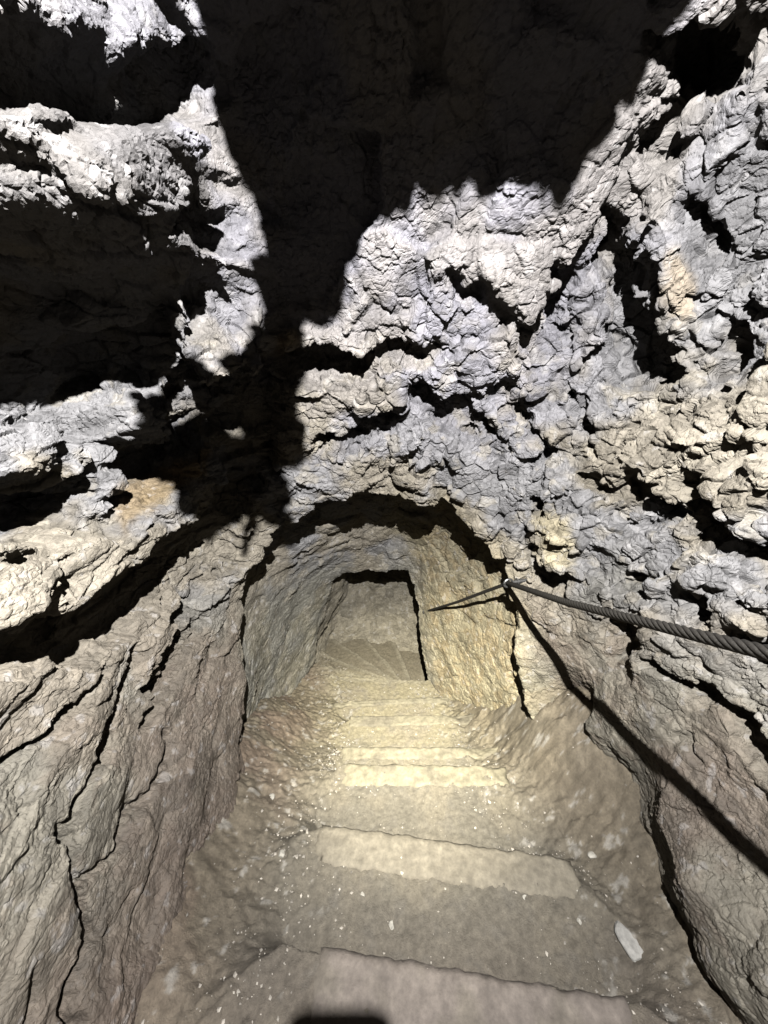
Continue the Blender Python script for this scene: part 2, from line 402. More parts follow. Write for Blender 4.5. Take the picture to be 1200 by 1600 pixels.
# how rough the rock is, by place: plastered with mud near the floor, slabby on the left, crumbled on the right and above the arch
left, low, front, inner = places(Pf)
low = low * (1 - .65 * inner)
h2l, c2l, i2 = facet(Pf, 0.075, 13, BED, (1, .55, 1.4), 0.15, .5, .10, .02, .7, .08)
h2r, c2r, i2r = facet(Pf, 0.066, 14, BEDR, (1, .85, 1.1), 0.15, .5, .14, .02, .7, .08)
c2g = .15 + .85 * sstep(-.15, .25, fbm(Pf, .11, 36, 2)); c2l = c2l * c2g; c2r = c2r * c2g
mid = left * (h2l - .45 * c2l) * .019 + (1 - left) * (h2r - .5 * c2r) * .031
h3, c3, i3 = facet(Pf, 0.022, 15, BED, (1, .8, 1.2), 0.15, .5, .16, .02, .7, .1)
h4, c4, i4 = facet(Pf, 0.011, 16, None, (1, 1, 1), 0.15, .5, .2, .02, .7, .1)
fine = fbm(Pf, 0.02, 31, 3, .6)
gate = sstep(-.15, .25, fbm(Pf, .16, 33, 2))           # some faces are broken small, others stay whole
disp = (mid * (1 - .80 * low) * (1 - .62 * inner) * (1 - .75 * sstep(.50, .70, Yf) * sstep(.65, .5, np.abs(Xf)) * sstep(.3, .5, Df)) + (h3 - .35 * c3) * .0085 * (.55 + .45 * gate) * (1 - .35 * low) * (1 - .3 * inner)
        + (h4 - .3 * c4) * .0026 * (.3 + .7 * gate) * (1 - .1 * low) + .0018 * fine)
Pd = P + N2 * disp[:, None]
W = to_world(Pd)
dd = np.maximum(Df, 0.15); wx = fbm(Pf, 0.09, 900, 3, 0.5) * 20; wy = fbm(Pf, 0.09, 950, 3, 0.5) * 20
print('count', len(quad)); print('shell verts', len(W), round(time.time() - T0, 1))

# ------------------------------------------------------------------ rock colour (the stone itself, with some lamp falloff painted in)
def mixc(a, b, t): return a * (1 - t[:, None]) + np.array(b)[None] * t[:, None]
dd = np.maximum(Df, 0.15); px = 600 + F * Xf / dd; py = 800 - F * Yf / dd
n1 = fbm(Pf, 0.42, 60, 5); n2 = fbm(Pf, 0.09, 61, 4); n3 = fbm(Pf, .035, 62, 3)
GREY, LAV, TAN, BRN, OCH, CREAM, WHITE, OLIVE, RED = ((.27, .265, .265), (.27, .262, .295), (.30, .262, .195), (.20, .160, .125), (.34, .235, .10), (.42, .375, .285), (.48, .465, .45), (.25, .235, .165), (.195, .145, .108))
C = np.tile(np.array(GREY)[None], (len(Pf), 1))
C = mixc(C, LAV, sstep(.0, .5, Yf + .25 * n1) * sstep(.75, .35, np.abs(Xf - .1)) * .9)
C = mixc(C, TAN, sstep(-.05, .35, n1 + .15) * (1 - .5 * sstep(.2, .6, Yf)) * .9)
C = mixc(C, OLIVE, sstep(-.2, -.7, Yf + .3 * n1) * .65)
C = mixc(C, CREAM, sstep(.10, .42, n2 + .3 * n1) * sstep(.75, .3, Yf) * .45)
C = mixc(C, TAN, low * front * .6); C = mixc(C, BRN, low * sstep(-.35, .35, n1) * front * .8)
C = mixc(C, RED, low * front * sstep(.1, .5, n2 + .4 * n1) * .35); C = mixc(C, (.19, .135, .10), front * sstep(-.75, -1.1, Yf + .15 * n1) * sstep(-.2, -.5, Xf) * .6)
C = mixc(C, (.33, .285, .175), inner * sstep(3.0, 2.7, Df) * sstep(-.05, .3, Xf + .2 * n1) * .9)
C = mixc(C, OCH, inner * sstep(3.0, 2.7, Df) * sstep(.1, .35, Xf) * sstep(.05, .35, n2 + .1) * .32)
C = mixc(C, (.30, .265, .195), inner * sstep(2.95, 3.1, Df) * .8)
# stones of their own colour, and one ledge darkened against the lamp
PATCH = [([(180, 800), (185, 765), (290, 715), (330, 690), (320, 740), (230, 800), (190, 830)], OCH, .75), ([(832, 800), (895, 812), (897, 890), (850, 885)], (.50, .43, .27), .9),
         ([(1040, 390), (1075, 420), (1090, 480), (1060, 520), (1035, 450)], (.43, .34, .22), .7), ([(975, 845), (1005, 850), (1000, 895), (980, 890)], WHITE, .6),
         ([(0, 185), (120, 200), (210, 290), (200, 330), (60, 270), (0, 250)], (.27, .235, .19), .8), ([(-100, 150), (250, 170), (330, 280), (330, 400), (-100, 380)], (.125, .118, .112), .85), ([(600, 1480), (380, 1600), (0, 1600), (0, 1500), (200, 1420), (300, 1480)], RED, .0),  # wide dark patch: ledge painted down to offset the close lamp
         ([(430, 515), (465, 510), (465, 545), (435, 555)], (.45, .35, .22), .8)]
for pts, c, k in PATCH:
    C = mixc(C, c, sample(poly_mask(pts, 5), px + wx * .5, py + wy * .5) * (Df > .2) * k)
cellv = (_u(i2r, 21) * (1 - left) + _u(i2, 21) * left - .5) * .42 + (_u(i3, 22) - .5) * .16
C = C * np.clip(1 + cellv + .22 * n3, .55, 1.5)[:, None]
C = mixc(C, WHITE, sstep(.45, .62, n3 + .3 * n2) * .35)
C = C * (1 - .42 * sstep(-.45, -.95, Yf + .2 * n1) * front)[:, None]      # beam falloff painted into the colour of the muddy lower walls
g_ = C.mean(1, keepdims=True); C = np.clip((g_ + (C - g_) * .9) * .58, .02, .8)

# ------------------------------------------------------------------ materials
def mat(name, **kw):
    m = bpy.data.materials.new(name); m.use_nodes = True; nt = m.node_tree
    return m, nt, nt.nodes['Principled BSDF']
def rock_material(name, rough=.72, spec=.35, bump=.6, scale=1.0):
    m, nt, b = mat(name); L = nt.links.new
    at = nt.nodes.new('ShaderNodeAttribute'); at.attribute_name = 'tint'
    geo = nt.nodes.new('ShaderNodeNewGeometry')
    n = nt.nodes.new('ShaderNodeTexNoise'); n.inputs['Scale'].default_value = 90 * scale; n.inputs['Detail'].default_value = 6; n.inputs['Roughness'].default_value = .65
    L(geo.outputs['Position'], n.inputs['Vector'])
    mr = nt.nodes.new('ShaderNodeMapRange'); mr.inputs['From Min'].default_value = .3; mr.inputs['From Max'].default_value = .7; mr.inputs['To Min'].default_value = .78; mr.inputs['To Max'].default_value = 1.2
    L(n.outputs['Fac'], mr.inputs['Value'])
    mx = nt.nodes.new('ShaderNodeVectorMath'); mx.operation = 'SCALE'; L(at.outputs['Color'], mx.inputs[0]); L(mr.outputs['Result'], mx.inputs['Scale'])
    L(mx.outputs['Vector'], b.inputs['Base Color'])
    n2 = nt.nodes.new('ShaderNodeTexNoise'); n2.inputs['Scale'].default_value = 160 * scale; n2.inputs['Detail'].default_value = 8; n2.inputs['Roughness'].default_value = .7
    L(geo.outputs['Position'], n2.inputs['Vector'])
    bp = nt.nodes.new('ShaderNodeBump'); bp.inputs['Strength'].default_value = bump; bp.inputs['Distance'].default_value = .006
    L(n2.outputs['Fac'], bp.inputs['Height']); L(bp.outputs['Normal'], b.inputs['Normal'])
    r = nt.nodes.new('ShaderNodeMapRange'); r.inputs['To Min'].default_value = rough - .15; r.inputs['To Max'].default_value = rough + .15
    L(n.outputs['Fac'], r.inputs['Value']); L(r.outputs['Result'], b.inputs['Roughness'])
    b.inputs['Specular IOR Level'].default_value = spec
    return m
def plain(name, c, rough=.5, metal=0.0, bump=0.0, scale=200):
    m, nt, b = mat(name); L = nt.links.new
    geo = nt.nodes.new('ShaderNodeNewGeometry'); n = nt.nodes.new('ShaderNodeTexNoise'); n.inputs['Scale'].default_value = scale; n.inputs['Detail'].default_value = 5
    L(geo.outputs['Position'], n.inputs['Vector'])
    cr = nt.nodes.new('ShaderNodeValToRGB'); cr.color_ramp.elements[0].position = .3; cr.color_ramp.elements[1].position = .75
    cr.color_ramp.elements[0].color = (*[v * .6 for v in c], 1); cr.color_ramp.elements[1].color = (*[min(1, v * 1.35) for v in c], 1)
    L(n.outputs['Fac'], cr.inputs['Fac']); L(cr.outputs['Color'], b.inputs['Base Color'])
    b.inputs['Roughness'].default_value = rough; b.inputs['Metallic'].default_value = metal
    if bump:
        bp = nt.nodes.new('ShaderNodeBump'); bp.inputs['Strength'].default_value = bump; bp.inputs['Distance'].default_value = .003
        L(n.outputs['Fac'], bp.inputs['Height']); L(bp.outputs['Normal'], b.inputs['Normal'])
    return m
M_ROCK = rock_material('rock')
M_DIRT = rock_material('trodden_dirt', rough=.85, spec=.2, bump=.9, scale=1.3)
M_BOARD = rock_material('worn_step_edge', rough=.8, spec=.2, bump=.35, scale=.8)
M_CHIP = rock_material('chip', rough=.7, spec=.35, bump=.3)
M_ROPE = plain('dark_steel', (.030, .028, .025), .45, .5, .3, 400)
M_STEEL = plain('galvanised_steel', (.33, .33, .32), .38, .9, .2, 300)
M_BLACK = plain('black_glass', (.012, .012, .013), .12, 0, 0, 50)
M_CASE = plain('phone_case', (.03, .03, .032), .5, 0, .2, 500)

def mesh_np(name, co, faces, m, tint=None, smooth=True, parent=None):
    me = bpy.data.meshes.new(name); faces = np.asarray(faces, np.int32)
    me.vertices.add(len(co)); me.vertices.foreach_set('co', np.ascontiguousarray(co, f32).ravel())
    k = faces.shape[1]
    me.loops.add(faces.size); me.loops.foreach_set('vertex_index', faces.ravel())
    me.polygons.add(len(faces)); me.polygons.foreach_set('loop_start', np.arange(0, faces.size, k, dtype=np.int32))
    me.polygons.foreach_set('loop_total', np.full(len(faces), k, np.int32))
    me.polygons.foreach_set('use_smooth', np.full(len(faces), smooth))
    me.update(calc_edges=True)
    if tint is not None:
        a = me.attributes.new('tint', 'FLOAT_COLOR', 'POINT')
        a.data.foreach_set('color', np.concatenate([tint, np.ones((len(tint), 1))], 1).astype(f32).ravel())
    me.materials.append(m)
    o = bpy.data.objects.new(name, me); col.objects.link(o)
    if parent is not None: o.parent = parent
    return o
def submesh(name, co, faces, m, tint=None, parent=None, smooth=True):
    u, inv = np.unique(faces.ravel(), return_inverse=True)
    return mesh_np(name, co[u], inv.reshape(faces.shape), m, None if tint is None else tint[u], smooth, parent)
def tag(o, label=None, cat=None, group=None, kind=None):
    if label: o['label'] = label
    if cat: o['category'] = cat
    if group: o['group'] = group
    if kind: o['kind'] = kind
    return o
def empty(name, loc=(0, 0, 0)):
    o = bpy.data.objects.new(name, None); o.location = loc; o.empty_display_size = .05; col.objects.link(o); return o

# cut the shell into the walls, the roof and the rooms behind
vi = quad[:, 0]
jit = (wx[vi] / 16.0)
fD = Df[vi]; fT = np.arctan2(Yf[vi] - centre(Df[vi])[1], Xf[vi] - centre(Df[vi])[0]); fX = Xf[vi]; fY = Yf[vi]
zone = np.zeros(len(quad), int)
zone[:] = np.where(fX + .05 * jit < 0.06, 0, 1)
roof = (fY + .05 * jit > .58 - .28 * np.clip(fD - .9, 0, 1) + .30 * np.abs(fX)) & (fD < 1.3) & (np.abs(fX) < .62)
headw = (fD > 0.95) & (np.abs(fX) < .55 + .03 * jit) & (fY > -.45) & (fT > math.radians(35)) & (fT < math.radians(140))
zone[roof] = 2; zone[headw & ~roof & (fD <= 1.80)] = 3
zone[(fD > 1.80)] = 4; zone[fD > 2.955] = 5
names = [('wall_left', 'rough slabby left rock wall with deep hollows and jutting pale ledges', 'rock wall'),
         ('wall_right', 'crumbly grey right rock wall with dark fissures above the wire rope', 'rock wall'),
         ('ceiling', 'black unlit rock roof over the top of the passage', 'rock roof'),
         ('rock_face', 'lavender grey broken rock face sloping down to the outer arch', 'rock face'),
         ('rock_passage', 'ochre and tan rock passage between the outer arch and the square opening', 'rock passage'),
         ('rock_chamber', 'dim brown rock chamber seen through the square opening', 'rock chamber')]
for z, (n_, l_, c_) in enumerate(names):
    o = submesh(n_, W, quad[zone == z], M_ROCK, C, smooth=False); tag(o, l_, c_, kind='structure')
    if n_ == 'ceiling': ceiling = o

# ------------------------------------------------------------------ floor and stairs
def ray_z(px_, py_, z):                       # where the line of sight of a photo point meets height z
    v = np.array([(px_ - 600) / F, CA + (800 - py_) / F * SA, (800 - py_) / F * CA - SA]); t = z / v[2]
    return v * t
Z0 = -1.45
#REGION steps
NOSE = [  # nosing line: two photo points (left end, right end), height of that tread, strip depth
    ((500, 1480), (980, 1562), -1.45, .17), ((500, 1288), (895, 1342), -1.63, .12), ((535, 1194), (790, 1197), -1.80, .10),
    ((535, 1167), (788, 1168), -1.96, .07), ((545, 1119), (762, 1116), -2.13, .075), ((520, 1097), (700, 1088), -2.27, .05)]
#END
lines = []
for a, b, z, dep in NOSE:
    pa, pb = ray_z(*a, z)[:2], ray_z(*b, z)[:2]
    t = (pb - pa) / np.linalg.norm(pb - pa); n = np.array([-t[1], t[0]])
    if n[1] < 0: n = -n
    lines.append((pa, pb, n, z, dep))
piv = ray_z(668, 1064, -2.40)[:2]
xs = np.arange(-1.15, 1.25, .0065 * Q); ys = np.concatenate([np.arange(-.9, .1, .03), np.arange(.1, 2.3, .0055 * Q), np.arange(2.3, 4.2, .009 * Q)])
FX, FY = np.meshgrid(xs, ys)
fp = np.stack([FX.ravel(), FY.ravel(), np.zeros(FX.size)], -1).astype(f32)
wob = (fbm(fp, .12, 70, 3) * .012).reshape(FX.shape)
mid_x = np.interp(FY, [0, .6, 1.1, 1.6, 2.1, 3.0], [.17, .17, .10, .07, .0, -.1]); half = np.interp(FY, [0, .6, 1.1, 1.6, 2.1, 3.0], [.52, .42, .30, .27, .30, .5])
lat = np.abs(FX - mid_x) - half + (fbm(fp, .16, 74, 3) * .030).reshape(FX.shape)               # > 0 off the treads
soft = .026 + .45 * sstep(-.03, .20, lat)
FZ = np.full(FX.shape, Z0 + .17); stepi = np.zeros(FX.shape, int); nose_d = np.full(FX.shape, 9.0)
prev = Z0 + .17
S0 = sstep(-.5, .5, (FY + .1) / .02)
FZ -= .17 * S0
prev = Z0
allz = [l[3] for l in lines]
for k, (pa, pb, n, z, dep) in enumerate(lines):
    s = (FX - pa[0]) * n[0] + (FY - pa[1]) * n[1] + wob
    nz = allz[k + 1] if k + 1 < len(allz) else z - .13
    FZ -= (z - nz) * sstep(-.5, .5, (s - .008) / soft)
    stepi += (s > 0)
    nose_d = np.where((s < 0) & (-s < nose_d), -s, nose_d)
# winder steps turning round the right-hand corner
ang = np.degrees(np.arctan2(FY - piv[1], -(FX - piv[0])))       # 0 = straight left of the corner, 90 = straight ahead
wind = (FX < piv[0] + .02) | (FY > piv[1] + .05)
for k, a0 in enumerate((3, 14, 26, 40, 56, 74, 95)):
    rr = np.hypot(FX - piv[0], FY - piv[1])
    s = np.radians(ang - a0) * rr + wob * .6
    m = ((ang > -60) & wind)
    FZ -= .070 * sstep(-.5, .5, (s - .011) / .022) * m
    stepi += ((s > 0) & m)
    nose_d = np.where(m & (s < 0) & (-s < nose_d), -s, nose_d)
hump = sstep(.0, .50, lat)
side = np.where(FX < mid_x, .75, .9 + .9 * sstep(.5, 1.3, FY))
FZ += hump * hump * .30 * side * sstep(2.2, 1.4, FY) + .02 * sstep(0, .1, lat)
fp2 = fp; fp = np.stack([FX.ravel(), FY.ravel(), FZ.ravel()], -1).astype(f32)
FZ += (fbm(fp, .25, 71, 4) * .018).reshape(FX.shape) * (.35 + sstep(-.1, .2, lat)) + (fbm(fp, .03, 72, 4, .6) * .0055).reshape(FX.shape) * (.6 + 1.2 * sstep(-.05, .1, lat))
gh, gc, gi = facet(fp, .035, 73, None, (1, 1, 1), .4, 1.0, .2)
FZ += (gh.reshape(FX.shape) * .006) * sstep(-.02, .12, lat) + (fbm(fp, .011, 75, 3, .6) * .0030).reshape(FX.shape)
FZ -= .010 * sstep(.05, .0, nose_d) * (lat < .02) * .4
floor = np.stack([FX, FY, FZ], -1).reshape(-1, 3)
fp = fp2
m1 = fbm(fp, .3, 80, 4); m2 = fbm(fp, .06, 81, 4); m3 = fbm(fp, .02, 82, 3)
FC = np.tile(np.array((.185, .168, .135))[None], (len(fp), 1))
yy = FY.ravel(); ll = lat.ravel()
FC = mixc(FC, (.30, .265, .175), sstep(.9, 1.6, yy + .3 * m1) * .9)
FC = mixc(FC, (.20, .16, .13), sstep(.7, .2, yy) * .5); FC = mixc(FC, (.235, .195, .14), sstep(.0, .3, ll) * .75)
FC = mixc(FC, (.25, .22, .17), sstep(-.1, .4, m1) * .5)
FC = mixc(FC, (.13, .12, .105), sstep(.1, .5, m2 + .3 * m1) * .35 * (ll < .05))
FC = mixc(FC, (.22, .155, .115), sstep(-.05, .3, m1 + .1) * sstep(.05, .4, ll) * (FX.ravel() < 0) * .55)
FC = mixc(FC, (.42, .40, .36), sstep(.42, .6, m2 + .35 * m3) * sstep(-.15, .1, ll) * .6)
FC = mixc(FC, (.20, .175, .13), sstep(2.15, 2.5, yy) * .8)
FC = mixc(FC, (.36, .33, .25), (sstep(.055, .012, nose_d) * (FY > 1.75) * (lat < .15)).ravel() * .45)
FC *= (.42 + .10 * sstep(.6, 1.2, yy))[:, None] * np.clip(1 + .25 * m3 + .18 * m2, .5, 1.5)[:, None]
nx = len(xs); ny = len(ys)
a_, b_ = np.meshgrid(np.arange(ny - 1), np.arange(nx - 1), indexing='ij')
fq = np.stack([a_ * nx + b_, a_ * nx + b_ + 1, (a_ + 1) * nx + b_ + 1, (a_ + 1) * nx + b_], -1).reshape(-1, 4)
v0 = fq[:, 0]
on_tread = (lat.ravel()[v0] < .03) & (yy[v0] > -.1)
stair = tag(empty('staircase', (float(lines[0][0][0]) + .2, .4, Z0)), 'worn earthen steps with pale edge strips descending to the square opening', 'stairs')
bpy.context.view_layer.update()
si = stepi.ravel()[v0]; step_obj = {}
on_tread &= si < si.max()
for k in range(int(si.max())):
    m = on_tread & (si == k)
    if m.sum() < 30: continue
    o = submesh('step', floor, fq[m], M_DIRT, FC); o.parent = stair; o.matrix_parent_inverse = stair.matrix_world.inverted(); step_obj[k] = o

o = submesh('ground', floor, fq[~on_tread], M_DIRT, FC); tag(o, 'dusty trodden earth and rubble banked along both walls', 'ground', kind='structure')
def floor_z(x, y):
    i = np.clip(np.searchsorted(ys, y) - 1, 0, ny - 2); j = np.clip(np.searchsorted(xs, x) - 1, 0, nx - 2)
    return FZ[i, j]
# pale edge strips let into the treads
for k, (pa, pb, n, z, dep) in enumerate(lines):
    L_ = np.linalg.norm(pb - pa); nu, nv = int(L_ / .008), 14
    u = np.linspace(0, 1, nu); v = np.linspace(0, 1, nv)
    Uu, Vv = np.meshgrid(u, v)
    base = pa[None, None] + (pb - pa)[None, None] * Uu[..., None] - n[None, None] * (dep * (1 - Vv) - .004)[..., None]
    q = np.stack([base[..., 0].ravel(), base[..., 1].ravel(), np.full(base[..., 0].size, 5.0 + k)], -1).astype(f32)
    e = (fbm(q, .05, 90, 3) * .006).reshape(Uu.shape)
    base += n[None, None] * (e * 1.2)[..., None]
    tt = (pb - pa) / L_
    base += tt[None, None] * ((fbm(q, .04, 91, 3) * .012).reshape(Uu.shape) * (np.abs(Uu - .5) > .47))[..., None]
    edge = np.minimum(np.minimum(Uu, 1 - Uu) * L_ / .02, np.minimum(Vv + .001, (1 - Vv)) * dep / .012); rnd_ = np.clip(edge, 0, 1)
    zz = np.array([[floor_z(x, y) for x, y in row] for row in (base - n[None, None] * .02)])
    zz = np.minimum(zz, z + .02) * .5 + z * .5 + .012 * np.sqrt(rnd_) - .006 + (fbm(q, .03, 92, 3) * .0035).reshape(Uu.shape)
    top = np.stack([base[..., 0], base[..., 1], zz], -1)
    bot = top.copy(); bot[..., 2] -= .10
    co = np.concatenate([top.reshape(-1, 3), bot.reshape(-1, 3)]); nn = nu * nv
    a_, b_ = np.meshgrid(np.arange(nv - 1), np.arange(nu - 1), indexing='ij')
    tf = np.stack([a_ * nu + b_, a_ * nu + b_ + 1, (a_ + 1) * nu + b_ + 1, (a_ + 1) * nu + b_], -1).reshape(-1, 4)
    ring = list(range(nu)) + [r * nu + nu - 1 for r in range(1, nv)] + [(nv - 1) * nu + c for c in range(nu - 2, -1, -1)] + [r * nu for r in range(nv - 2, 0, -1)]
    sf = [[ring[t], ring[(t + 1) % len(ring)], ring[(t + 1) % len(ring)] + nn, ring[t] + nn] for t in range(len(ring))]
    sf = np.array(sf)[:, ::-1]
    w1 = fbm(q, .15, 93, 3); w2 = fbm(q, .03, 94, 3)
    tc = np.tile(np.array((.235, .21, .165) if k else (.215, .185, .16))[None], (nn, 1)) if k < 2 else np.tile(np.array((.31, .28, .20))[None], (nn, 1))
    tc = mixc(tc, (.18, .16, .125), sstep(-.1, .4, w1) * .6); tc *= np.clip(1 + .3 * w2, .6, 1.4)[:, None]
    tc = np.concatenate([tc, tc]) * (.43 if k < 2 else .42)
    ob = mesh_np('edge_strip', co, np.concatenate([tf, sf]), M_BOARD, tc); par = step_obj.get(k, stair)
    ob.parent = par
    if par is stair: ob.matrix_parent_inverse = stair.matrix_world.inverted()
    else: ob.matrix_parent_inverse = stair.matrix_world.inverted() @ stair.matrix_world

# ------------------------------------------------------------------ loose stones
def stone(name, loc, size, seed, tint, flat=.55, rotz=0.0, m=None):
    rs = np.random.RandomState(seed)
    import bmesh
    bm = bmesh.new(); bmesh.ops.create_icosphere(bm, subdivisions=3, radius=1.0)
    co = np.array([v.co[:] for v in bm.verts]); fc = np.array([[v.index for v in f.verts] for f in bm.faces]); bm.free()
    for _ in range(9):                        # flat chops make it a broken stone
        d_ = rs.normal(size=3); d_ /= np.linalg.norm(d_); h = rs.uniform(.55, .85)
        s = co @ d_; co = co - np.maximum(s - h, 0)[:, None] * d_
    co = co + (fbm((co + seed).astype(f32), .8, seed, 3) * .06)[:, None] * co
    co = co * np.array(size) * np.array([1, 1, flat])
    c, s = math.cos(rotz), math.sin(rotz)
    co = co @ np.array([[c, s, 0], [-s, c, 0], [0, 0, 1]])
    t = np.tile(np.array(tint)[None], (len(co), 1)) * np.clip(1 + .3 * fbm((co / size[0]).astype(f32), .7, seed + 3, 3), .6, 1.4)[:, None]
    o = mesh_np(name, co, fc, m or M_CHIP, t, smooth=False); o.location = loc; return o
bm = bmesh.new(); bmesh.ops.create_icosphere(bm, subdivisions=6, radius=1.0)
co = np.array([v.co[:] for v in bm.verts]); fc = np.array([[v.index for v in f.verts] for f in bm.faces]); bm.free()
nrm = np.concatenate([co, co]); fc = np.concatenate([fc, fc + len(co)])
lean = to_world(np.array([[.30, .95, 0.0], [1.0, -.25, 0.0]])); lean /= np.linalg.norm(lean, axis=1, keepdims=True)
stalk = co * np.array((.032, .045, .042)); stalk = stalk + np.outer(co[:, 2], lean[0]) * .095 + np.array([.080, 0, .045])
co = np.concatenate([co * np.array((.056, .050, .056)), stalk]); q = (co + 3.7).astype(f32)
fh, fcr, _ = facet(q, .045, 201, None, (1, 1, 1), .15, .7, .12, .02, .7, .08); fh2, fcr2, _ = facet(q, .016, 202, None, (1, 1, 1), .15, .7, .14, .02, .7, .08)
co = co + nrm * ((fh - .4 * fcr) * .040 + (fh2 - .4 * fcr2) * .014 + fbm(q, .05, 203, 3) * .022)[:, None]
sp_ = mesh_np('shade_spur', co, fc, M_ROCK, np.tile(np.array((.15, .145, .14))[None], (len(co), 1)), smooth=False)  # unseen spur added above the frame to shade the left wall
sp_.location = tuple(to_world(np.array([-.190, .442, .205]))); sp_.parent = ceiling
def floor_hit(px_, py_):
    v = np.array([(px_ - 600) / F, CA + (800 - py_) / F * SA, (800 - py_) / F * CA - SA])
    t = .8
    while t < 6:
        p = v * t
        if p[2] < floor_z(p[0], p[1]): break
        t += .004
    return v * t
p = floor_hit(986, 1476)
tag(stone('flat_stone', (p[0], p[1], p[2] + .006), (.030, .060, .030), 5, (.185, .18, .165), .45, .35), 'pale flat stone lying on the earth near the right wall', 'stone')

# grit along the walls: chips too many to count
rs = np.random.RandomState(11); base_ch = None
gc, gf, gt, off = [], [], [], 0
octa = np.array([[1, 0, 0], [-1, 0, 0], [0, 1, 0], [0, -1, 0], [0, 0, 1], [0, 0, -1]], float)
octf = np.array([[0, 2, 4], [2, 1, 4], [1, 3, 4], [3, 0, 4], [2, 0, 5], [1, 2, 5], [3, 1, 5], [0, 3, 5]])
clump = None
cand = np.stack([rs.uniform(-.75, .95, 22000), rs.uniform(.12, 2.5, 22000), np.zeros(22000)], -1).astype(f32)
dens_ = fbm(cand, .16, 120, 3)
latc = np.abs(cand[:, 0] - np.interp(cand[:, 1], [0, .6, 1.1, 1.6, 2.1, 3.0], [.17, .17, .10, .07, .0, -.1])) - np.interp(cand[:, 1], [0, .6, 1.1, 1.6, 2.1, 3.0], [.52, .42, .30, .27, .30, .5])
keep_ = rs.rand(len(cand)) < np.clip((.30 + 1.2 * dens_), 0, 1) * np.exp(-((latc - .04) / .12) ** 2) * 1.2 + .05
for (x, y, _), r1 in zip(cand[keep_], rs.rand(keep_.sum())):
    sz = (.0022 + .0055 * r1 ** 4) * (.62 + .38 * min(1, y / 1.2))
    v = octa * (rs.uniform(.5, 1.2, (6, 1))) * np.array([sz * rs.uniform(.8, 1.6), sz, sz * .6]); a = rs.uniform(0, 6.28); c_, s_ = math.cos(a), math.sin(a)
    v = v @ np.array([[c_, s_, 0], [-s_, c_, 0], [0, 0, 1]]) + np.array([x, y, floor_z(x, y) + sz * .15])
    gc.append(v); gf.append(octf + off); off += 6
    tcol = np.array((.23, .21, .18)) * rs.uniform(.45, 1.3); gt.append(np.tile(tcol[None], (6, 1)))
tag(mesh_np('gravel', np.concatenate(gc), np.concatenate(gf), M_CHIP, np.concatenate(gt), smooth=False), 'pale grit and stone chips strewn along the edges of the steps', 'gravel', kind='stuff')
PEB = [(820, 1403, .008, 'small pale pebble on the third step, right of its middle'), (612, 1447, .010, 'whitish pebble on the dark tread above the nearest edge strip'),
       (567, 1398, .007, 'light pebble left of centre on the dark second tread'), (666, 1375, .006, 'tiny bright pebble just below the long pale strip'),
       (628, 1362, .009, 'pale chip at the lower rim of the long strip'), (925, 1338, .014, 'grey pebble in the rubble right of the long strip'),
       (905, 1440, .007, 'small pebble above the flat stone by the right wall'), (900, 1392, .008, 'grey chip in the earth near the right wall crack'),
       (548, 1113, .008, 'white pebble at the left end of the far strip'), (650, 1147, .007, 'pebble in the middle of the sunlit looking far tread'),
       (440, 1335, .012, 'grey stone among the chips on the left bank'), (425, 1245, .012, 'pale stone at the foot of the left arch side')]
PEB[9] = (650, 1147, .007, 'pebble in the middle of the brightest far tread')
for k, (a_x, a_y, sz, lb) in enumerate(PEB):
    p = floor_hit(a_x, a_y)
    tag(stone('pebble', (p[0], p[1], p[2] + sz * .2), (sz * 1.2, sz, sz), 40 + k, (.20, .19, .165), .7, k * 1.3), lb, 'pebble', 'pebbles lying on the steps')

# ------------------------------------------------------------------ wire rope and its anchors
def tube(pts, r, k=8, close=True):
    pts = np.asarray(pts, float); n = len(pts); r = np.broadcast_to(r, n)
    t = np.gradient(pts, axis=0); t /= np.linalg.norm(t, axis=1, keepdims=True)
    ref = np.array([0, 0, 1.0]); a = np.cross(t, ref); a /= np.linalg.norm(a, axis=1, keepdims=True) + 1e-9; b = np.cross(t, a)
    an = np.arange(k) / k * 2 * math.pi
    co = pts[:, None] + r[:, None, None] * (np.cos(an)[None, :, None] * a[:, None] + np.sin(an)[None, :, None] * b[:, None])
    ii_, jj_ = np.meshgrid(np.arange(n - 1), np.arange(k), indexing='ij')
    f = np.stack([ii_ * k + jj_, (ii_ + 1) * k + jj_, (ii_ + 1) * k + (jj_ + 1) % k, ii_ * k + (jj_ + 1) % k], -1).reshape(-1, 4)
    return co.reshape(-1, 3), f
def join(parts):
    co, fs, o = [], [], 0
    for c, f in parts: co.append(c); fs.append(f + o); o += len(c)
    return np.concatenate(co), np.concatenate(fs)
def rope_path(ctrl, n):
    ctrl = np.asarray(ctrl); L_ = np.concatenate([[0], np.cumsum(np.linalg.norm(np.diff(ctrl, axis=0), axis=1))])
    s = np.linspace(0, L_[-1], n); return np.stack([np.interp(s, L_, ctrl[:, k]) for k in range(3)], -1), s
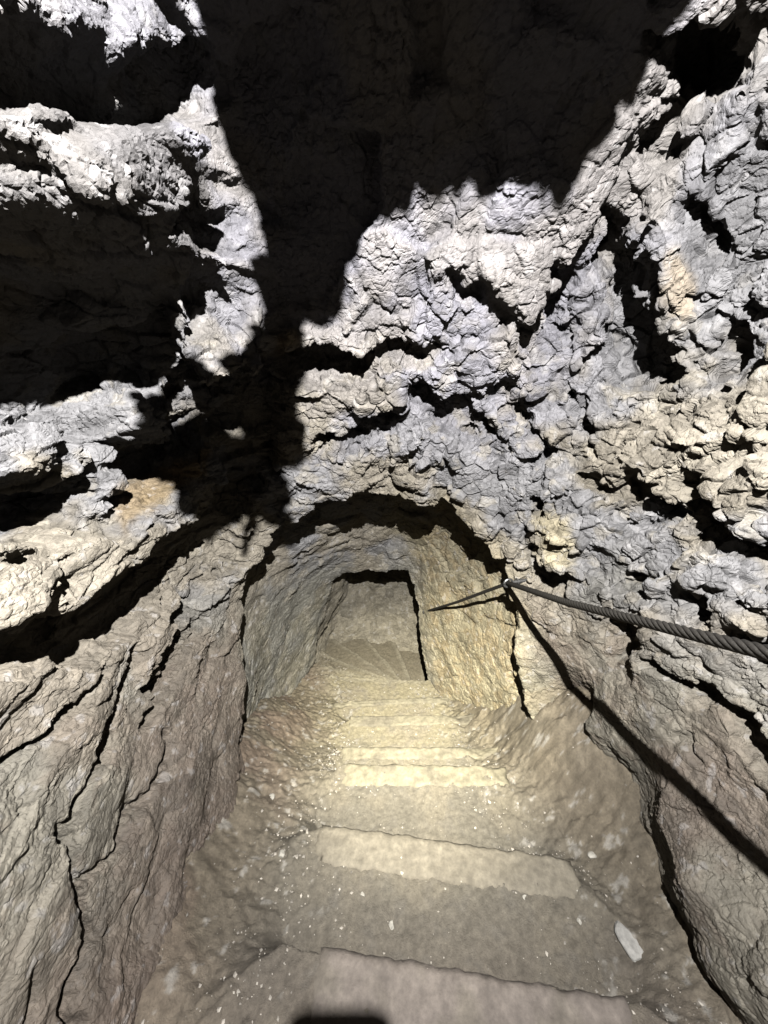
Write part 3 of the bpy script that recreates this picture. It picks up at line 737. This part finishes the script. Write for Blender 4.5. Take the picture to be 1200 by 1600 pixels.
def laid_rope(ctrl, rad, lay, strands=6):
    L_ = np.sum(np.linalg.norm(np.diff(np.asarray(ctrl), axis=0), axis=1)); n = int(L_ / (lay / 22))
    pts, s = rope_path(ctrl, n)
    for _ in range(60): pts[1:-1] = (pts[:-2] + 2 * pts[1:-1] + pts[2:]) / 4
    t = np.gradient(pts, axis=0); t /= np.linalg.norm(t, axis=1, keepdims=True)
    a = np.cross(t, [0, 0, 1.0]); a /= np.linalg.norm(a, axis=1, keepdims=True); b = np.cross(t, a)
    parts = [tube(pts, rad * .55, 8)]
    rs_ = rad * .40
    for k in range(strands):
        ph = 2 * math.pi * (s / lay + k / strands)
        parts.append(tube(pts + (rad - rs_) * (np.cos(ph)[:, None] * a + np.sin(ph)[:, None] * b), rs_, 7))
    return join(parts)
E1 = to_world(np.array(V(794, 911, 1.72))); E0 = to_world(np.array(V(1198, 1020, .50)))
dirn = (E1 - E0)
sagp = (E0 + E1) / 2 - np.array([0, 0, .012])
tail = to_world(np.array([(.47, -.08, -.35), (.52, .0, -1.1)]))
far = to_world(np.array(V(664, 956, 2.86)))
farin = to_world(np.array([.42, -.80, 3.10]))
co, fs = laid_rope([tail[1], tail[0], E0, sagp, E1], .0108, .10)
far_mid = (E1 + far) / 2 - np.array([0, 0, .01])
c2, f2 = laid_rope([E1, far_mid, far, farin], .0085, .08)
co, fs = join([(co, fs), (c2, f2)])
o = mesh_np('wire_rope', co, fs, M_ROPE); tag(o, 'dark twisted wire rope strung along the right wall as a handline', 'rope')
def ring(c, axis, R, r, k=24):
    axis = np.asarray(axis) / np.linalg.norm(axis); a = np.cross(axis, [.3, .2, 1]); a /= np.linalg.norm(a); b = np.cross(axis, a)
    an = np.linspace(0, 2 * math.pi, k + 1); pts = np.asarray(c) + R * (np.cos(an)[:, None] * a + np.sin(an)[:, None] * b); return tube(pts, r, 8)
def anchor(c, wall_dir, label, scale=1.0):
    r = tag(empty('anchor_bolt', tuple(c)), label, 'anchor bolt', 'anchor bolts holding the wire rope'); bpy.context.view_layer.update()
    w = np.asarray(wall_dir) / np.linalg.norm(wall_dir)
    co, f = ring((0, 0, 0), np.cross(w, [0, 0, 1]), .020 * scale, .0055 * scale); mesh_np('eye_ring', co, f, M_STEEL, parent=r)
    pts = np.array([w * .02 * scale, w * .05 * scale, w * .16 * scale]); co, f = tube(pts, .008 * scale, 10); mesh_np('shank', co, f, M_STEEL, parent=r)
    pts = np.array([w * .040 * scale, w * .046 * scale]); co, f = tube(pts, np.array([.017, .017]) * scale, 6); mesh_np('nut', co, f, M_STEEL, parent=r)
anchor(E1, (1, .25, 0), 'shiny steel eye bolt on the rim of the outer arch')
anchor(far, (1, .3, 0), 'small dark eye bolt at the edge of the square opening', .8)

# ------------------------------------------------------------------ the phone that takes the picture; the lamp throws its shadow on the step below
import bmesh
def slab(name, w, h, t, r, m, parent, off=(0, 0, 0)):
    bm = bmesh.new(); k = 8; pts = []
    for cx_, cy_, a0 in ((w / 2 - r, h / 2 - r, 0), (-w / 2 + r, h / 2 - r, 90), (-w / 2 + r, -h / 2 + r, 180), (w / 2 - r, -h / 2 + r, 270)):
        for q in range(k + 1):
            a = math.radians(a0 + 90 * q / k); pts.append((cx_ + r * math.cos(a), cy_ + r * math.sin(a)))
    lo_ = [bm.verts.new((x, y, -t / 2)) for x, y in pts]; hi_ = [bm.verts.new((x, y, t / 2)) for x, y in pts]
    bm.faces.new(hi_); bm.faces.new(lo_[::-1])
    for q in range(len(pts)): bm.faces.new((lo_[q], lo_[(q + 1) % len(pts)], hi_[(q + 1) % len(pts)], hi_[q]))
    bmesh.ops.bevel(bm, geom=[e for e in bm.edges if abs(e.verts[0].co.z - e.verts[1].co.z) < 1e-6], offset=min(.0012, t * .2), segments=2, affect='EDGES')
    me = bpy.data.meshes.new(name); bm.to_mesh(me); bm.free(); me.materials.append(m)
    o = bpy.data.objects.new(name, me); col.objects.link(o); o.parent = parent; o.location = off; return o
phone = tag(empty('smartphone', tuple(to_world(np.array([.002, -.051, -.008])))), 'black smartphone casting the rounded black shadow at the bottom edge', 'phone')
phone.rotation_euler = (math.pi / 2 - A, 0, 0)
slab('case', .076, .150, .009, .012, M_CASE, phone)
slab('screen', .070, .144, .0010, .009, M_BLACK, phone, (0, 0, .0048))
slab('camera_bump', .030, .030, .0016, .007, M_BLACK, phone, (.0, .051, -.0053))

# ------------------------------------------------------------------ camera, lamp, world
cam = bpy.data.cameras.new('camera'); co_ = bpy.data.objects.new('camera', cam); col.objects.link(co_)
cam.sensor_fit = 'VERTICAL'; cam.sensor_height = 36.0; cam.sensor_width = 27.0; cam.lens = F / 1600 * 36; cam.clip_start = .01; cam.clip_end = 100
co_.rotation_euler = (math.pi / 2 - A, 0, 0); scene.camera = co_

BSIGN = 1.0
LAMP = to_world(np.array([.05, .57, -.42])); AIM = to_world(np.array(V(640, 1125, 2.4)))
li = bpy.data.lights.new('headlamp', 'POINT'); li.energy = 4500; li.shadow_soft_size = .007; li.color = (1, .985, .96)
lo = bpy.data.objects.new('headlamp', li); col.objects.link(lo); lo.location = LAMP
from mathutils import Vector
lo.rotation_euler = Vector(AIM - LAMP).to_track_quat('-Z', 'Y').to_euler()
li.use_nodes = True; nt = li.node_tree; em = nt.nodes['Emission']
geo = nt.nodes.new('ShaderNodeNewGeometry'); dot = nt.nodes.new('ShaderNodeVectorMath'); dot.operation = 'DOT_PRODUCT'
dot.inputs[1].default_value = tuple(BSIGN * (AIM - LAMP) / np.linalg.norm(AIM - LAMP)); nt.links.new(geo.outputs['Incoming'], dot.inputs[0])
mr = nt.nodes.new('ShaderNodeValToRGB'); nt.links.new(dot.outputs['Value'], mr.inputs['Fac'])
els = mr.color_ramp.elements; mr.color_ramp.interpolation = 'LINEAR'
BEAM = [(0.0, .06), (.5, .10), (.707, .105), (.80, .125), (.866, .15), (.94, .15), (.966, .25), (.990, .60), (1.0, .80)]
while len(els) < len(BEAM): els.new(.5)
for k, (p_, v_) in enumerate(BEAM): els[k].position = k * .01
for k in range(len(BEAM) - 1, -1, -1): els[k].position = BEAM[k][0]
for k, (p_, v_) in enumerate(BEAM):
    w_ = min(1, max(0, (v_ - .12) / .4)); els[k].color = (v_ * (.97 + .03 * w_), v_ * .97, v_ * (1.0 - .13 * w_), 1)
nt.links.new(mr.outputs['Color'], em.inputs['Color'])

w = bpy.data.worlds.new('World'); scene.world = w; w.use_nodes = True
bg = w.node_tree.nodes['Background']; bg.inputs['Color'].default_value = (0, 0, 0, 1); bg.inputs['Strength'].default_value = 0.0

scene.view_settings.view_transform = 'Standard'; scene.view_settings.look = 'None'
scene.view_settings.exposure = 0.0; scene.view_settings.gamma = 1.0
scene.cycles.max_bounces = 6; scene.cycles.diffuse_bounces = 2; scene.cycles.sample_clamp_indirect = .017
print('built', round(time.time() - T0, 1))
